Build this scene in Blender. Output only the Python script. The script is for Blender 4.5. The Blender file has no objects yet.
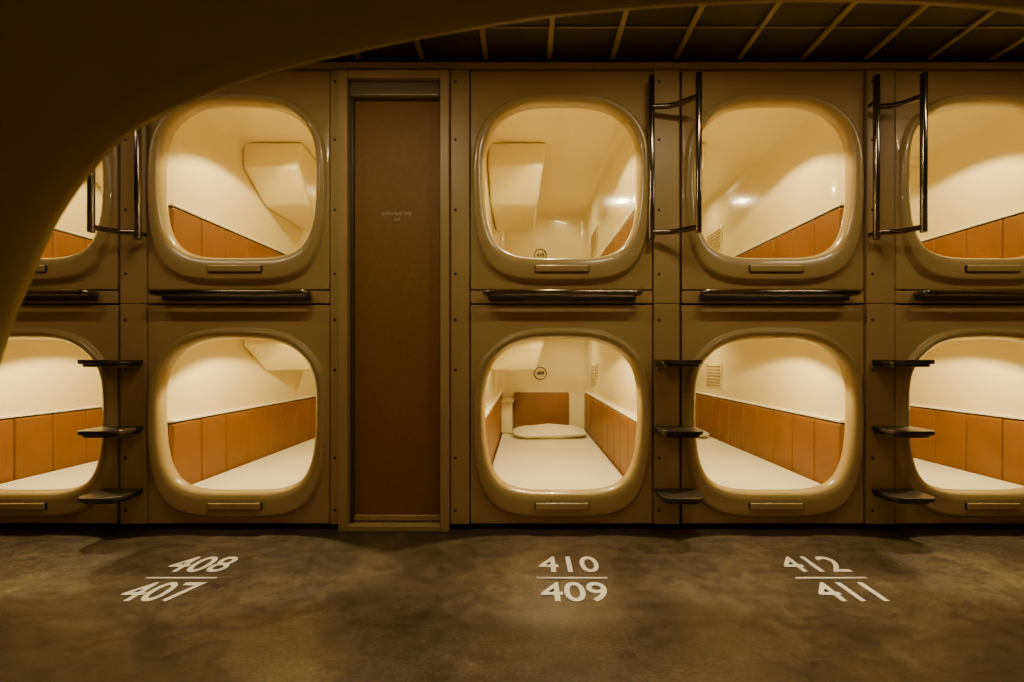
import bpy, bmesh, math
from mathutils import Vector, Matrix
D=2.1; H=0.86; F=420.0
def WX(px): return (px-525)/200.0
def WZ(py): return H-(py-358)/200.0
scene=bpy.context.scene; col=scene.collection

# ---------------- materials ----------------
def mat(name, c, rough=.5, metal=0, coat=0, c2=None, nscale=6, bump=0, bscale=60, stretch=None, emit=None, estr=0):
    m=bpy.data.materials.new(name); m.use_nodes=True
    nt=m.node_tree; b=nt.nodes['Principled BSDF']
    b.inputs['Base Color'].default_value=(*c,1); b.inputs['Roughness'].default_value=rough
    b.inputs['Metallic'].default_value=metal; b.inputs['Coat Weight'].default_value=coat
    tc=nt.nodes.new('ShaderNodeTexCoord')
    if c2:
        n=nt.nodes.new('ShaderNodeTexNoise'); n.inputs['Scale'].default_value=nscale; n.inputs['Detail'].default_value=6
        mp=nt.nodes.new('ShaderNodeMapping')
        if stretch: mp.inputs['Scale'].default_value=stretch
        nt.links.new(tc.outputs['Object'],mp.inputs[0]); nt.links.new(mp.outputs[0],n.inputs['Vector'])
        r=nt.nodes.new('ShaderNodeValToRGB'); r.color_ramp.elements[0].color=(*c,1); r.color_ramp.elements[1].color=(*c2,1)
        r.color_ramp.elements[0].position=.35; r.color_ramp.elements[1].position=.68
        nt.links.new(n.outputs['Fac'],r.inputs[0]); nt.links.new(r.outputs[0],b.inputs['Base Color'])
    if bump:
        n2=nt.nodes.new('ShaderNodeTexNoise'); n2.inputs['Scale'].default_value=bscale; n2.inputs['Detail'].default_value=4
        nt.links.new(tc.outputs['Object'],n2.inputs['Vector'])
        bp=nt.nodes.new('ShaderNodeBump'); bp.inputs['Strength'].default_value=bump; bp.inputs['Distance'].default_value=.004
        nt.links.new(n2.outputs['Fac'],bp.inputs['Height']); nt.links.new(bp.outputs[0],b.inputs['Normal'])
    if emit:
        b.inputs['Emission Color'].default_value=(*emit,1); b.inputs['Emission Strength'].default_value=estr
    return m
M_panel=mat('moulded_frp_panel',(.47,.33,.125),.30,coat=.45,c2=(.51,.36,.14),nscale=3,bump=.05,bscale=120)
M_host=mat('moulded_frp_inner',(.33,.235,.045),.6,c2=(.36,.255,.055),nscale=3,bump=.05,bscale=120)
M_col=mat('beige_column',(.45,.315,.12),.4,c2=(.49,.345,.135),nscale=3)
M_int=mat('cream_interior',(.84,.71,.36),.24,coat=.4,c2=(.87,.74,.39),nscale=2)
M_pad=mat('tan_leather',(.215,.083,.009),.40,c2=(.25,.098,.012),nscale=5,bump=.3,bscale=180)
M_sheet=mat('cotton_sheet',(.86,.80,.56),.85,c2=(.89,.83,.60),nscale=4,bump=.4,bscale=25)
M_dark=mat('dark_gap',(.01,.007,.004),.7)
M_chrome=mat('dark_chrome',(.22,.18,.135),.14,metal=1,c2=(.26,.215,.165),nscale=8)
M_step=mat('dark_step',(.075,.056,.042),.28,metal=.6,c2=(.09,.067,.05),nscale=20)
M_blind=mat('brown_blind',(.25,.115,.015),.6,c2=(.28,.13,.018),nscale=40,bump=.2,bscale=300)
M_white=mat('white_paint',(.88,.86,.81),.5,c2=(.9,.88,.84),nscale=30)
M_ink=mat('dark_ink',(.03,.02,.01),.5)
M_pale=mat('pale_ink',(.6,.52,.36),.5)
M_ceil=mat('dark_ceiling',(.055,.038,.013),.6,c2=(.08,.056,.02),nscale=5)
M_bat=mat('ceiling_batten',(.30,.22,.09),.5,c2=(.36,.27,.12),nscale=5)
M_lamp=mat('lamp_lens',(.9,.8,.6),.4,emit=(1,.76,.42),estr=6)
M_wall=mat('aisle_wall',(.30,.22,.10),.5,c2=(.33,.24,.11),nscale=2)

def floor_mat():
    m=bpy.data.materials.new('worn_floor'); m.use_nodes=True; nt=m.node_tree; b=nt.nodes['Principled BSDF']
    tc=nt.nodes.new('ShaderNodeTexCoord')
    def noise(s,d,stretch=(1,1,1),rough=.6,dist=0,loc=(0,0,0)):
        mp=nt.nodes.new('ShaderNodeMapping'); mp.inputs['Scale'].default_value=stretch; mp.inputs['Location'].default_value=loc
        n=nt.nodes.new('ShaderNodeTexNoise'); n.inputs['Scale'].default_value=s; n.inputs['Detail'].default_value=d
        n.inputs['Roughness'].default_value=rough; n.inputs['Distortion'].default_value=dist
        nt.links.new(tc.outputs['Object'],mp.inputs[0]); nt.links.new(mp.outputs[0],n.inputs['Vector']); return n
    n1=noise(2.4,14,rough=.7,dist=.15,loc=(3,1,0)); n2=noise(14,12,(1,1.5,1),.8,0); n3=noise(70,8,(1,1.6,1),.8,0); n4=noise(6,14,(1.4,1,1),.85,.2,(7,2,0))
    r=nt.nodes.new('ShaderNodeValToRGB'); e=r.color_ramp.elements
    e[0].position=.34; e[0].color=(.062,.046,.026,1); e[1].position=.74; e[1].color=(.22,.168,.098,1)
    x=e.new(.54); x.color=(.11,.082,.047,1)
    nt.links.new(n1.outputs['Fac'],r.inputs[0])
    def mul(prev,n,lo,hi,p0,p1):
        r2=nt.nodes.new('ShaderNodeValToRGB'); r2.color_ramp.elements[0].position=p0; r2.color_ramp.elements[0].color=(lo,lo,lo,1)
        r2.color_ramp.elements[1].position=p1; r2.color_ramp.elements[1].color=(hi,hi*.98,hi*.93,1)
        nt.links.new(n.outputs['Fac'],r2.inputs[0])
        mx=nt.nodes.new('ShaderNodeMixRGB'); mx.blend_type='MULTIPLY'; mx.inputs[0].default_value=1
        nt.links.new(prev,mx.inputs[1]); nt.links.new(r2.outputs[0],mx.inputs[2]); return mx.outputs[0]
    c=mul(r.outputs[0],n2,.7,1.3,.38,.62); c=mul(c,n3,.7,1.35,.42,.62); c=mul(c,n4,.95,1.7,.56,.70)
    nt.links.new(c,b.inputs['Base Color'])
    rr=nt.nodes.new('ShaderNodeMapRange'); rr.inputs[1].default_value=.35; rr.inputs[2].default_value=.65; rr.inputs[3].default_value=.30; rr.inputs[4].default_value=.52
    nt.links.new(n2.outputs['Fac'],rr.inputs[0]); nt.links.new(rr.outputs[0],b.inputs['Roughness'])
    bp=nt.nodes.new('ShaderNodeBump'); bp.inputs['Strength'].default_value=.12; bp.inputs['Distance'].default_value=.002
    nt.links.new(n3.outputs['Fac'],bp.inputs['Height']); nt.links.new(bp.outputs[0],b.inputs['Normal'])
    return m
M_floor=floor_mat()

# ---------------- helpers ----------------
def link(o,parent=None,loc=(0,0,0)):
    col.objects.link(o); o.location=loc
    if parent: o.parent=parent
    return o
def empty(name,loc):
    e=bpy.data.objects.new(name,None); e.empty_display_size=.1; return link(e,None,loc)
def mesh(name,vs,fs,mats,fm=None,smooth=False):
    me=bpy.data.meshes.new(name); me.from_pydata(vs,[],fs)
    for m in mats: me.materials.append(m)
    if fm:
        for p,i in zip(me.polygons,fm): p.material_index=i
    if smooth:
        for p in me.polygons: p.use_smooth=True
    bm=bmesh.new(); bm.from_mesh(me); bmesh.ops.recalc_face_normals(bm,faces=bm.faces); bm.to_mesh(me); bm.free()
    return me
def boxes(name,bl,mats,bev=.003,seg=2):
    """bl: list of (x0,x1,y0,y1,z0,z1[,mat])"""
    bm=bmesh.new()
    for b in bl:
        x0,x1,y0,y1,z0,z1=b[:6]; mi=b[6] if len(b)>6 else 0; bv=b[7] if len(b)>7 else bev
        t=bmesh.new()
        r=bmesh.ops.create_cube(t,size=1)
        for v in t.verts:
            v.co=Vector(((x0+x1)/2+v.co.x*(x1-x0),(y0+y1)/2+v.co.y*(y1-y0),(z0+z1)/2+v.co.z*(z1-z0)))
        if bv>0:
            bmesh.ops.bevel(t,geom=t.edges[:],offset=min(bv,.45*min(x1-x0,y1-y0,z1-z0)),segments=seg,affect='EDGES',profile=.5)
        for f in t.faces: f.material_index=mi; f.smooth=True
        me=bpy.data.meshes.new('t'); t.to_mesh(me); t.free(); bm.from_mesh(me); bpy.data.meshes.remove(me)
    me=bpy.data.meshes.new(name); bm.to_mesh(me); bm.free()
    for m in mats: me.materials.append(m)
    return me
def obj(name,me,parent=None,loc=(0,0,0)):
    return link(bpy.data.objects.new(name,me),parent,loc)
def wn(o):
    m=o.modifiers.new('wn','WEIGHTED_NORMAL'); m.keep_sharp=True
    return o
def tube(name,paths,r,m,parent=None,loc=(0,0,0)):
    cu=bpy.data.curves.new(name,'CURVE'); cu.dimensions='3D'; cu.bevel_depth=r; cu.bevel_resolution=5; cu.use_fill_caps=True
    for p in paths:
        s=cu.splines.new('POLY'); s.points.add(len(p)-1)
        for i,q in enumerate(p): s.points[i].co=(*q,1)
        s.use_smooth=True
    cu.materials.append(m)
    return link(bpy.data.objects.new(name,cu),parent,loc)
def rounded(pts,r,n=6):
    out=[Vector(pts[0])]
    for a,b,c in zip(pts,pts[1:],pts[2:]):
        a,b,c=Vector(a),Vector(b),Vector(c)
        d1=(a-b).normalized(); d2=(c-b).normalized()
        p=b+d1*r; q=b+d2*r
        for i in range(n+1):
            t=i/n; out.append((1-t)**2*p+2*t*(1-t)*b+t*t*q)
    out.append(Vector(pts[-1])); return out
def text(name,s,size,m,parent,loc,rot=(0,0,0),off=0,sx=1,ext=.0008):
    c=bpy.data.curves.new(name,'FONT'); c.body=s; c.size=size; c.align_x='CENTER'; c.align_y='CENTER'; c.offset=off; c.extrude=ext
    c.materials.append(m); o=link(bpy.data.objects.new(name,c),parent,loc); o.rotation_euler=rot; o.scale=(sx,1,1); return o
def area(name,parent,loc,rot,sx,sy,e,c,spread=math.pi):
    l=bpy.data.lights.new(name,'AREA'); l.shape='RECTANGLE'; l.size=sx; l.size_y=sy; l.energy=e; l.color=c; l.spread=spread
    o=link(bpy.data.objects.new(name,l),parent,loc); o.rotation_euler=rot; return o
def spot(name,parent,loc,rot,r,e,c,ang,blend):
    l=bpy.data.lights.new(name,'SPOT'); l.spot_size=math.radians(ang); l.spot_blend=blend; l.energy=e; l.color=c; l.shadow_soft_size=r
    o=link(bpy.data.objects.new(name,l),parent,loc); o.rotation_euler=rot; return o

# square-boundary parameters
NS=24
SQ=[]
for k in range(NS): SQ.append((-1+2*k/NS,-1))
for k in range(NS): SQ.append((1,-1+2*k/NS))
for k in range(NS): SQ.append((1-2*k/NS,1))
for k in range(NS): SQ.append((-1,1-2*k/NS))
def ring(w,zt,zb,y,nt=None,nb=None,taper=0):
    c=(zt+zb)/2; h=(zt-zb)/2
    out=[]
    for u,v in SQ:
        if nt is None: x,z=u,v
        else:
            n=nb+(nt-nb)*(v*.5+.5)
            k=(abs(u)**n+abs(v)**n)**(1/n); x,z=u/k,v/k
        xx=x*w*(1-taper*max(0,-z)**1.5)
        out.append((xx,y,c+h*z))
    return out
def loft(name,rings,mats,ms,cap=False):
    vs=[];fs=[];fm=[]
    n=len(SQ)
    for r in rings: vs+=r
    for i in range(len(rings)-1):
        for j in range(n):
            k=(j+1)%n
            fs.append((i*n+j,i*n+k,(i+1)*n+k,(i+1)*n+j)); fm.append(ms[i])
    if cap:
        fs.append(tuple(range((len(rings)-1)*n,len(rings)*n))); fm.append(ms[-1])
    return mesh(name,vs,fs,mats,fm,True)

HW=.4575; HH=.55
TP=.06
Rg=[ring(HW-.003,HH-.003,-HH+.003,.03),
    ring(HW-.003,HH-.003,-HH+.003,.004),
    ring(HW-.007,HH-.007,-HH+.007,0),
    ring(.448,.436,-.520,0,2.9,4.0,TP),
    ring(.443,.429,-.512,-.006,2.9,4.0,TP),
    ring(.438,.422,-.505,-.020,2.9,4.0,TP),
    ring(.430,.414,-.492,-.026,2.9,4.0,TP),
    ring(.415,.402,-.445,-.025,2.9,4.0,TP),
    ring(.398,.390,-.403,-.016,3.0,4.1,TP),
    ring(.389,.382,-.392,-.002,3.0,4.1,TP),
    ring(.385,.378,-.387,.014,3.0,4.1,TP),
    ring(.384,.377,-.385,.030,3.0,4.1,TP),
    ring(.392,.385,-.392,.042,3.0,4.1,TP),
    ring(.420,.420,-.420,.050,3.3,4.5,.03)]
ME_front=loft('front_panel',Rg,[M_panel],[0]*20)
# interior shell
IW=.4325; IT=.535; IB=-.53; DEP=2.07
def rr(y,w,t,b,n=14): return ring(w,t,b,y,n,n)
Ri=[ring(.405,.405,-.405,.049,3.3,4.5,.03),rr(.054,IW-.02,IT-.02,IB+.02),rr(.07,IW,IT,IB)]
for k in range(1,10): Ri.append(rr(.07+(DEP-.11)*k/9,IW,IT,IB))
Ri+= [rr(DEP-.01,IW-.02,IT-.02,IB+.02),rr(DEP,IW-.06,IT-.06,IB+.06)]
ME_int=loft('interior_shell',Ri,[M_int],[0]*30,cap=True)
# pads
def padmesh(T):
    bl=[]
    n=10; y0=.09; w=(2.05-y0)/n
    for s in (-1,1):
        for k in range(n):
            a=y0+k*w
            x0,x1=sorted((s*IW,s*(IW-.03)))
            bl.append((x0,x1,a+.001,a+w-.001,-.47,T,0,.010))
        x0,x1=sorted((s*IW,s*(IW-.020)))
        bl.append((x0,x1,y0,2.05,T+.001,T+.009,1,.002))
        x0,x1=sorted((s*IW,s*(IW-.030)))
        bl.append((x0,x1,y0,2.05,T+.009,T+.022,2,.003))
    return boxes('wall_padding',bl,[M_pad,M_dark,M_sheet],.010,3)
ME_padL=padmesh(-.064); ME_padU=padmesh(-.102)
ME_head=boxes('headboard',[(-.29,.25,2.02,2.068,-.42,-.055,0)],[M_pad],.012,3)
ME_mat=boxes('mattress',[(-.398,.398,.065,2.015,-.52,-.408,0)],[M_sheet],.02,4)
ME_shelf=boxes('bedside_shelf',[(-.40,-.30,1.72,2.02,-.40,-.13,0),(-.40,-.285,1.70,2.02,-.13,-.11,0)],[M_int],.008,3)
M_slat=mat('vent_slat',(.45,.34,.15),.5)
vl=[(.424,.4325,1.46,1.76,.02,.24,0)]
for k in range(7): vl.append((.418,.426,1.48,1.74,.04+k*.027,.055+k*.027,1))
ME_vent=boxes('air_vent',vl,[M_int,M_slat],.002,1)
def hood():
    L=-IW+.002;T=IT-.002
    def prism(secs,bev):
        vs=[];fs=[];n=4
        for y,h,xt,xb in secs: vs+=[(L,y,T),(L,y,T-h),(xb,y,T-h),(xt,y,T)]
        for i in range(len(secs)-1):
            for j in range(n):
                k=(j+1)%n; fs.append((i*n+j,i*n+k,(i+1)*n+k,(i+1)*n+j))
        fs.append(tuple(range(n))); fs.append(tuple(range((len(secs)-1)*n,len(secs)*n)))
        bm=bmesh.new(); V=[bm.verts.new(v) for v in vs]
        for f in fs: bm.faces.new([V[i] for i in f])
        bmesh.ops.recalc_face_normals(bm,faces=bm.faces)
        es=[e for e in bm.edges if len(e.link_faces)==2 and e.calc_face_angle()>.15]
        bmesh.ops.bevel(bm,geom=es,offset=bev,segments=5,affect='EDGES',profile=.5)
        for f in bm.faces: f.smooth=True
        return bm
    b=prism([(.66,.17,-.03,-.06),(.90,.34,-.06,-.10),(1.45,.36,-.06,-.10)],.024)
    me=bpy.data.meshes.new('console_hood'); b.to_mesh(me); b.free(); me.materials.append(M_int); return me
ME_hood=hood()
def pillow():
    vs=[];fs=[];nu=28;nv=14
    for i in range(nv+1):
        ph=-math.pi/2+math.pi*i/nv
        for j in range(nu):
            th=2*math.pi*j/nu
            def sp(v,e): return math.copysign(abs(v)**e,v)
            x=.32*sp(math.cos(ph),.55)*sp(math.cos(th),.45); y=.20*sp(math.cos(ph),.55)*sp(math.sin(th),.45)
            e=(1-(abs(x)/.33)**3*.7)*(1-(abs(y)/.21)**3*.7)
            z=.055*math.sin(ph)*e+.005*math.sin(x*24+y*16)
            vs.append((x,y,z))
    for i in range(nv):
        for j in range(nu):
            k=(j+1)%nu; fs.append((i*nu+j,i*nu+k,(i+1)*nu+k,(i+1)*nu+j))
    return mesh('pillow',vs,fs,[M_sheet],None,True)
ME_pillow=pillow()
ME_latch=boxes('latch_recess',[(-.135,.135,-.0345,-.02,-.468,-.430,1,.008),(-.1325,.1325,-.037,-.02,-.4665,-.4315,0,.007)],[M_panel,M_dark],.007,3)
ME_lamp=boxes('ceiling_lamp',[(-.12,.12,.105,.155,.515,.53,0)],[M_lamp],.004,2)
WARM=(1,.79,.40)

def capsule(cx,cz,num,pad):
    p=empty('sleeping_capsule',(cx,D,cz))
    wn(obj('front_panel',ME_front,p)); obj('interior_shell',ME_int,p)
    wn(obj('wall_padding',pad,p)); wn(obj('headboard',ME_head,p)); wn(obj('mattress',ME_mat,p)); wn(obj('bedside_shelf',ME_shelf,p))
    obj('air_vent',ME_vent,p)
    wn(obj('console_hood',ME_hood,p))
    obj('pillow_cushion',ME_pillow,p,(.03,1.62,-.368)).rotation_euler=(0,0,math.radians(3)); wn(obj('latch_recess',ME_latch,p)); obj('ceiling_lamp',ME_lamp,p)
    cpts=[(-.03+.06*math.cos(a*math.pi/16),2.064,.13+.06*math.sin(a*math.pi/16)) for a in range(33)]
    tube('number_ring',[cpts],.004,M_ink,p)
    text('number_text',num,.05,M_ink,p,(-.03,2.062,.13),(math.pi/2,0,0),off=.001)
    spot('front_lamp_light',p,(0,.22,.50),(math.radians(16),0,0),.03,42,WARM,118,.08)
    area('rear_fill_light',p,(.18,1.62,.50),(0,0,0),.1,.1,2.8,WARM)  # fill added without a fixture, brightens the dim far end of the capsule
CX=[26,238.5,561.5,773,986.5]; NUM=[('406','405'),('408','407'),('410','409'),('412','411'),('414','413')]
ZL=.5780; ZU=1.75
for c,(a,b) in zip(CX,NUM):
    capsule(WX(c),ZU,a,ME_padU); capsule(WX(c),ZL,b,ME_padL)

# ---------------- wall trims ----------------
ti=0
def trim(bl,mats=None,bev=.003,name='trim'):
    global ti
    ti+=1
    return wn(obj('%s_%d'%(name,ti),boxes('%s_%d'%(name,ti),bl,mats or [M_col,M_dark],bev)))
def screws(x,zs):
    return [(x-.006,x+.006,D-.006,D+.002,z-.006,z+.006,1,.003) for z in zs]
ZS=[.10,.36,.80,1.05,1.28,1.60,1.95,2.24]
for a,b in ((-93,-66),(120,147),(653,680),(866,895),(1078,1107)):
    trim([(WX(a)+.003,WX(b)-.003,D-.003,D+.06,.03,1.131,0),(WX(a)+.003,WX(b)-.003,D-.003,D+.06,1.134,2.30,0)]+screws(WX(a)+.03,ZS))
trim([(WX(450)+.003,WX(470)-.003,D-.003,D+.06,.03,2.30,0)]+screws(WX(455.5),ZS))
trim([(WX(330)+.003,WX(340)-.003,D-.003,D+.06,.03,2.30,0)]+screws(WX(335),ZS))
for c in CX:
    x=WX(c); trim([(x-HW+.003,x+HW-.003,D,D+.05,1.134,1.196,0)])
trim([(WX(-93),WX(1107),D-.008,D+.06,2.304,2.335,0)])
trim([(WX(-93),WX(340),D+.012,D+.06,0,.03,0),(WX(450),WX(1107),D+.012,D+.06,0,.03,0)],[M_dark],name='baseboard')

# ---------------- roller blind niche ----------------
p=empty('roller_blind',(WX(395),D,0))
hw=.275
fr=[(-hw+.001,-hw+.045,-.025,.10,0,2.285,0),(hw-.045,hw-.001,-.025,.10,0,2.285,0),(-hw+.045,hw-.045,-.025,.10,2.245,2.285,0),
    (-hw+.045,hw-.045,-.025,.10,0.0,.03,0)]
wn(obj('frame',boxes('frame',fr,[M_col],.004),p))
wn(obj('niche_back',boxes('niche_back',[(-hw+.03,hw-.03,.10,.12,0,2.28,0)],[M_dark],0),p))
wn(obj('cassette',boxes('cassette',[(-.228,.228,-.005,.06,2.165,2.243,0)],[mat('cassette_metal',(.26,.21,.12),.35,metal=.4)],.012,4),p))
wn(obj('blind_cloth',boxes('blind_cloth',[(-.212,.222,.03,.033,.06,2.17,0)],[M_blind],0),p))
wn(obj('bottom_bar',boxes('bottom_bar',[(-.215,.224,.02,.042,.036,.066,0)],[M_col],.006,3),p))
wn(obj('side_channel',boxes('side_channel',[(-.23,-.212,.01,.05,.03,2.17,0),(.220,.23,.01,.05,.03,2.17,0)],[mat('channel',(.08,.055,.022),.4)],.003),p))
text('label_top','authorized only',.030,M_pale,p,(.0,.029,1.593),(math.pi/2,0,0),sx=.8)
text('label_bottom','staff',.026,M_pale,p,(.0,.029,1.562),(math.pi/2,0,0),sx=.8)

# ---------------- ladders: steps and grab rails ----------------
def stepmesh():
    bm=bmesh.new()
    W=.098; out=[(-W,-.006),(-W,-.10)]
    for i in range(9):
        a=math.pi+ (math.pi/2)*i/8; out.append((-W+.05+.05*math.cos(a),-.11+.05*math.sin(a)))
    for i in range(9):
        a=-math.pi/2+(math.pi/2)*i/8; out.append((W-.05+.05*math.cos(a),-.11+.05*math.sin(a)))
    out+=[(W,-.10),(W,-.006)]
    def slab(scale,z0,z1):
        lo=[bm.verts.new((x*scale,y*scale-.001,z0)) for x,y in out]; hi=[bm.verts.new((x*scale,y*scale-.001,z1)) for x,y in out]
        n=len(out)
        bm.faces.new(hi); bm.faces.new(lo[::-1])
        for i in range(n): bm.faces.new((lo[i],lo[(i+1)%n],hi[(i+1)%n],hi[i]))
    slab(1,-.008,.012); slab(.90,-.022,-.0085)
    bmesh.ops.recalc_face_normals(bm,faces=bm.faces)
    es=[e for e in bm.edges if len(e.link_faces)==2 and e.calc_face_angle()>1.0]
    bmesh.ops.bevel(bm,geom=es,offset=.004,segments=3,affect='EDGES',profile=.5)
    for f in bm.faces: f.smooth=True
    me=bpy.data.meshes.new('step'); bm.to_mesh(me); bm.free(); me.materials.append(M_step); return me
ME_step=stepmesh()
for cpx in (126,673,889):
    p=empty('ladder',(WX(cpx),D,0))
    for i,py in enumerate((362,428,490)):
        wn(obj('step_%d'%(i+1),ME_step,p,(0,-.004,WZ(py))))
for inn,out,sg in ((146,118,-1),(649,688,1),(869,899,1)):
    xi,xo=WX(inn),WX(out)
    p=empty('grab_rail',(xi,D,0))
    dx=xo-xi; zt=WZ(84); zb=WZ(240); r1=WZ(112); r2=WZ(235); yi=-.045; yo=-.13
    tube('inner_bar',[[(0,yi,zb-.01),(0,yi,zt+.01)]],.0145,M_chrome,p)
    tube('outer_bar',[[(dx,yo,zb-.0),(dx,yo,zt-.035)]],.0145,M_chrome,p)
    tube('rungs',[rounded([(0,yi,r1),(dx*.5,yi-.02,r1-.01),(dx,yo,r1)],.05),rounded([(0,yi,r2),(dx*.5,yi-.02,r2-.005),(dx,yo,r2)],.05)],.013,M_chrome,p)
    tube('standoffs',[[(0,yi,r1+.03),(0,-.003,r1+.03)],[(0,yi,r2),(0,-.003,r2)]],.009,M_chrome,p)

for c in CX:
    p=empty('handrail',(WX(c),D,WZ(297)))
    w=.385
    tube('bar',[rounded([(-w+.03,-.0,.012),(-w,-.075,.012),(w,-.075,.012),(w-.03,-.0,.012)],.03)],.013,M_chrome,p)
    wn(obj('mount_plate',boxes('mount_plate',[(-w+.02,w-.02,-.030,-.001,-.020,.006,0)],[M_step],.008,3),p))

# ---------------- floor, ceiling, walls ----------------
XL,XR=WX(-93)-.02,WX(1107)+.02
obj('floor',boxes('floor',[(XL-.1,XR+.1,-2,D+2.2,-.1,0,0)],[M_floor],0))
cl=[(XL-.1,XR+.1,-2,D+2.2,2.36,2.42,0)]
obj('ceiling',boxes('ceiling',cl,[M_ceil],0))
bt=[]
x=WX(540)-.31*9
while x<XR:
    if x>XL: bt.append((x-.012,x+.012,.24,D-.01,2.345,2.36,0))
    x+=.315
for yy in (1.9,): bt.append((XL,XR,yy-.004,yy+.004,2.353,2.36,0))
trim(bt,[M_bat],.002)
obj('wall_left',boxes('wall_left',[(XL-.1,XL,.2,D+2.2,0,2.36,0)],[M_wall],0))
obj('wall_right',boxes('wall_right',[(XR,XR+.1,.2,D+2.2,0,2.36,0)],[M_wall],0))
obj('wall_opposite',boxes('wall_opposite',[(XL,-.352,.205,.238,0,2.36,0),(.592,XR,.205,.238,0,2.36,0),(-.352,.592,.205,.238,1.165,2.36,0),(-.352,.592,.205,.238,0,.098,0)],[M_panel],0))

# ---------------- floor numbers ----------------
for x,(a,b) in zip((-2.42,-1.342,.183,1.195,2.24),NUM):
    p=empty('floor_number_marking',(x,0,0))
    text('upper_number',a,.180,M_white,p,(0,1.742,.0015),off=.0016,sx=.93)
    text('lower_number',b,.175,M_white,p,(0,1.537,.0015),off=.0016,sx=.95)
    obj('divider_line',boxes('divider_line',[(-.138,.138,1.634,1.645,.0006,.0022,0)],[M_white],0),p)

# ---------------- host capsule ----------------
hp=[(-28,560),(-26,460),(-16,390),(0,335),(18,290),(50,220),(98,155),(150,117),(250,76),(350,51),(450,31),(560,14),(700,3),(850,-1),(1020,8),(1180,40),(1330,100),(1450,190),(1525,330),(1555,500),(1565,700),(1555,900),(1520,1080),(1440,1230),(1300,1340),(1100,1395),(770,1410),(440,1395),(240,1340),(100,1230),(20,1080),(-15,900),(-27,700)]
HY=.21
def cr(P,n=6):
    out=[];L=len(P)
    for i in range(L):
        p0,p1,p2,p3=[Vector(P[(i+k)%L]) for k in (-1,0,1,2)]
        for j in range(n):
            t=j/n
            out.append(.5*((2*p1)+(-p0+p2)*t+(2*p0-5*p1+4*p2-p3)*t*t+(-p0+3*p1-3*p2+p3)*t**3))
    return out
C=[((q.x-525)*HY/F, H-(q.y-358)*HY/F) for q in cr(hp)]
hcx,hcz=.12,.69
def off(o,y):
    res=[]
    for x,z in C:
        v=Vector((x-hcx,z-hcz)); L=v.length; v*= (L+o)/L
        res.append((hcx+v.x,y,hcz+v.y))
    return res
def rect(y,hw,z0,z1):
    res=[]
    for x,z in C:
        dx,dz=x-hcx,z-hcz
        zz=(z1-hcz) if dz>0 else (hcz-z0)
        k=min(hw/max(abs(dx),1e-6), zz/max(abs(dz),1e-6))
        res.append((hcx+dx*k,y,hcz+dz*k))
    return res
rings=[rect(-1.85,.467,.12,1.13),rect(.125,.467,.12,1.13),rect(.14,.45,.14,1.11),off(.075,.15),off(.055,.16),off(.02,.185),off(.004,.200),off(0,.21),off(.006,.219),off(.035,.232),off(.05,.238),rect(.238,.470,.100,1.163)]
n=len(C); vs=[];fs=[];fm=[]
for r in rings: vs+=r
for i in range(len(rings)-1):
    for j in range(n):
        k=(j+1)%n; fs.append((i*n+j,i*n+k,(i+1)*n+k,(i+1)*n+j)); fm.append(1 if i==0 else 0)
fs.append(tuple(range(n))); fm.append(1)
p=empty('sleeping_capsule',(0,0,0))
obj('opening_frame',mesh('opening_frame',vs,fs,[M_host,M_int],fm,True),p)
wn(obj('mattress',boxes('mattress',[(-.33,.57,-1.8,.10,.125,.24,0)],[M_sheet],.02,4),p))
wn(obj('fill_lamp_box',boxes('fill_lamp_box',[(-.02,.26,-1.25,-1.10,1.10,1.125,0)],[mat('fill_lamp_shell',(.6,.55,.4),.4)],.004),p))  # invented housing, out of view, for the fill light below
area('host_fill_light',p,(.12,-1.17,1.09),(0,0,0),.2,.12,.45,WARM)  # dim fill added behind the camera to light the opening frame's inner side

# ---------------- aisle lights ----------------
for x in (-2.2,-.75,.75,2.2):
    p=empty('ceiling_light',(x,1.25,2.34))
    wn(obj('housing',boxes('housing',[(-.32,.32,-.04,.04,-.02,.018,0)],[M_bat],.005),p))
    wn(obj('diffuser',boxes('diffuser',[(-.30,.30,-.03,.03,-.027,-.018,0)],[M_lamp],.003),p))
    area('tube_light',p,(0,0,-.032),(0,0,0),.6,.06,{-2.2:3,2.2:5}.get(x,6),(1,.81,.50))

w=bpy.data.worlds.new('world'); scene.world=w; w.use_nodes=True
w.node_tree.nodes['Background'].inputs[0].default_value=(1,.75,.45,1); w.node_tree.nodes['Background'].inputs[1].default_value=.01

cam=bpy.data.cameras.new('camera'); co=link(bpy.data.objects.new('camera',cam),None,(0,0,H)); co.rotation_euler=(math.pi/2,0,0)
cam.sensor_width=36; cam.lens=36*F/1024; cam.shift_x=-13/1024; cam.shift_y=17/1024; cam.clip_start=.02
cam.dof.use_dof=True; cam.dof.focus_distance=2.3; cam.dof.aperture_fstop=8
scene.camera=co
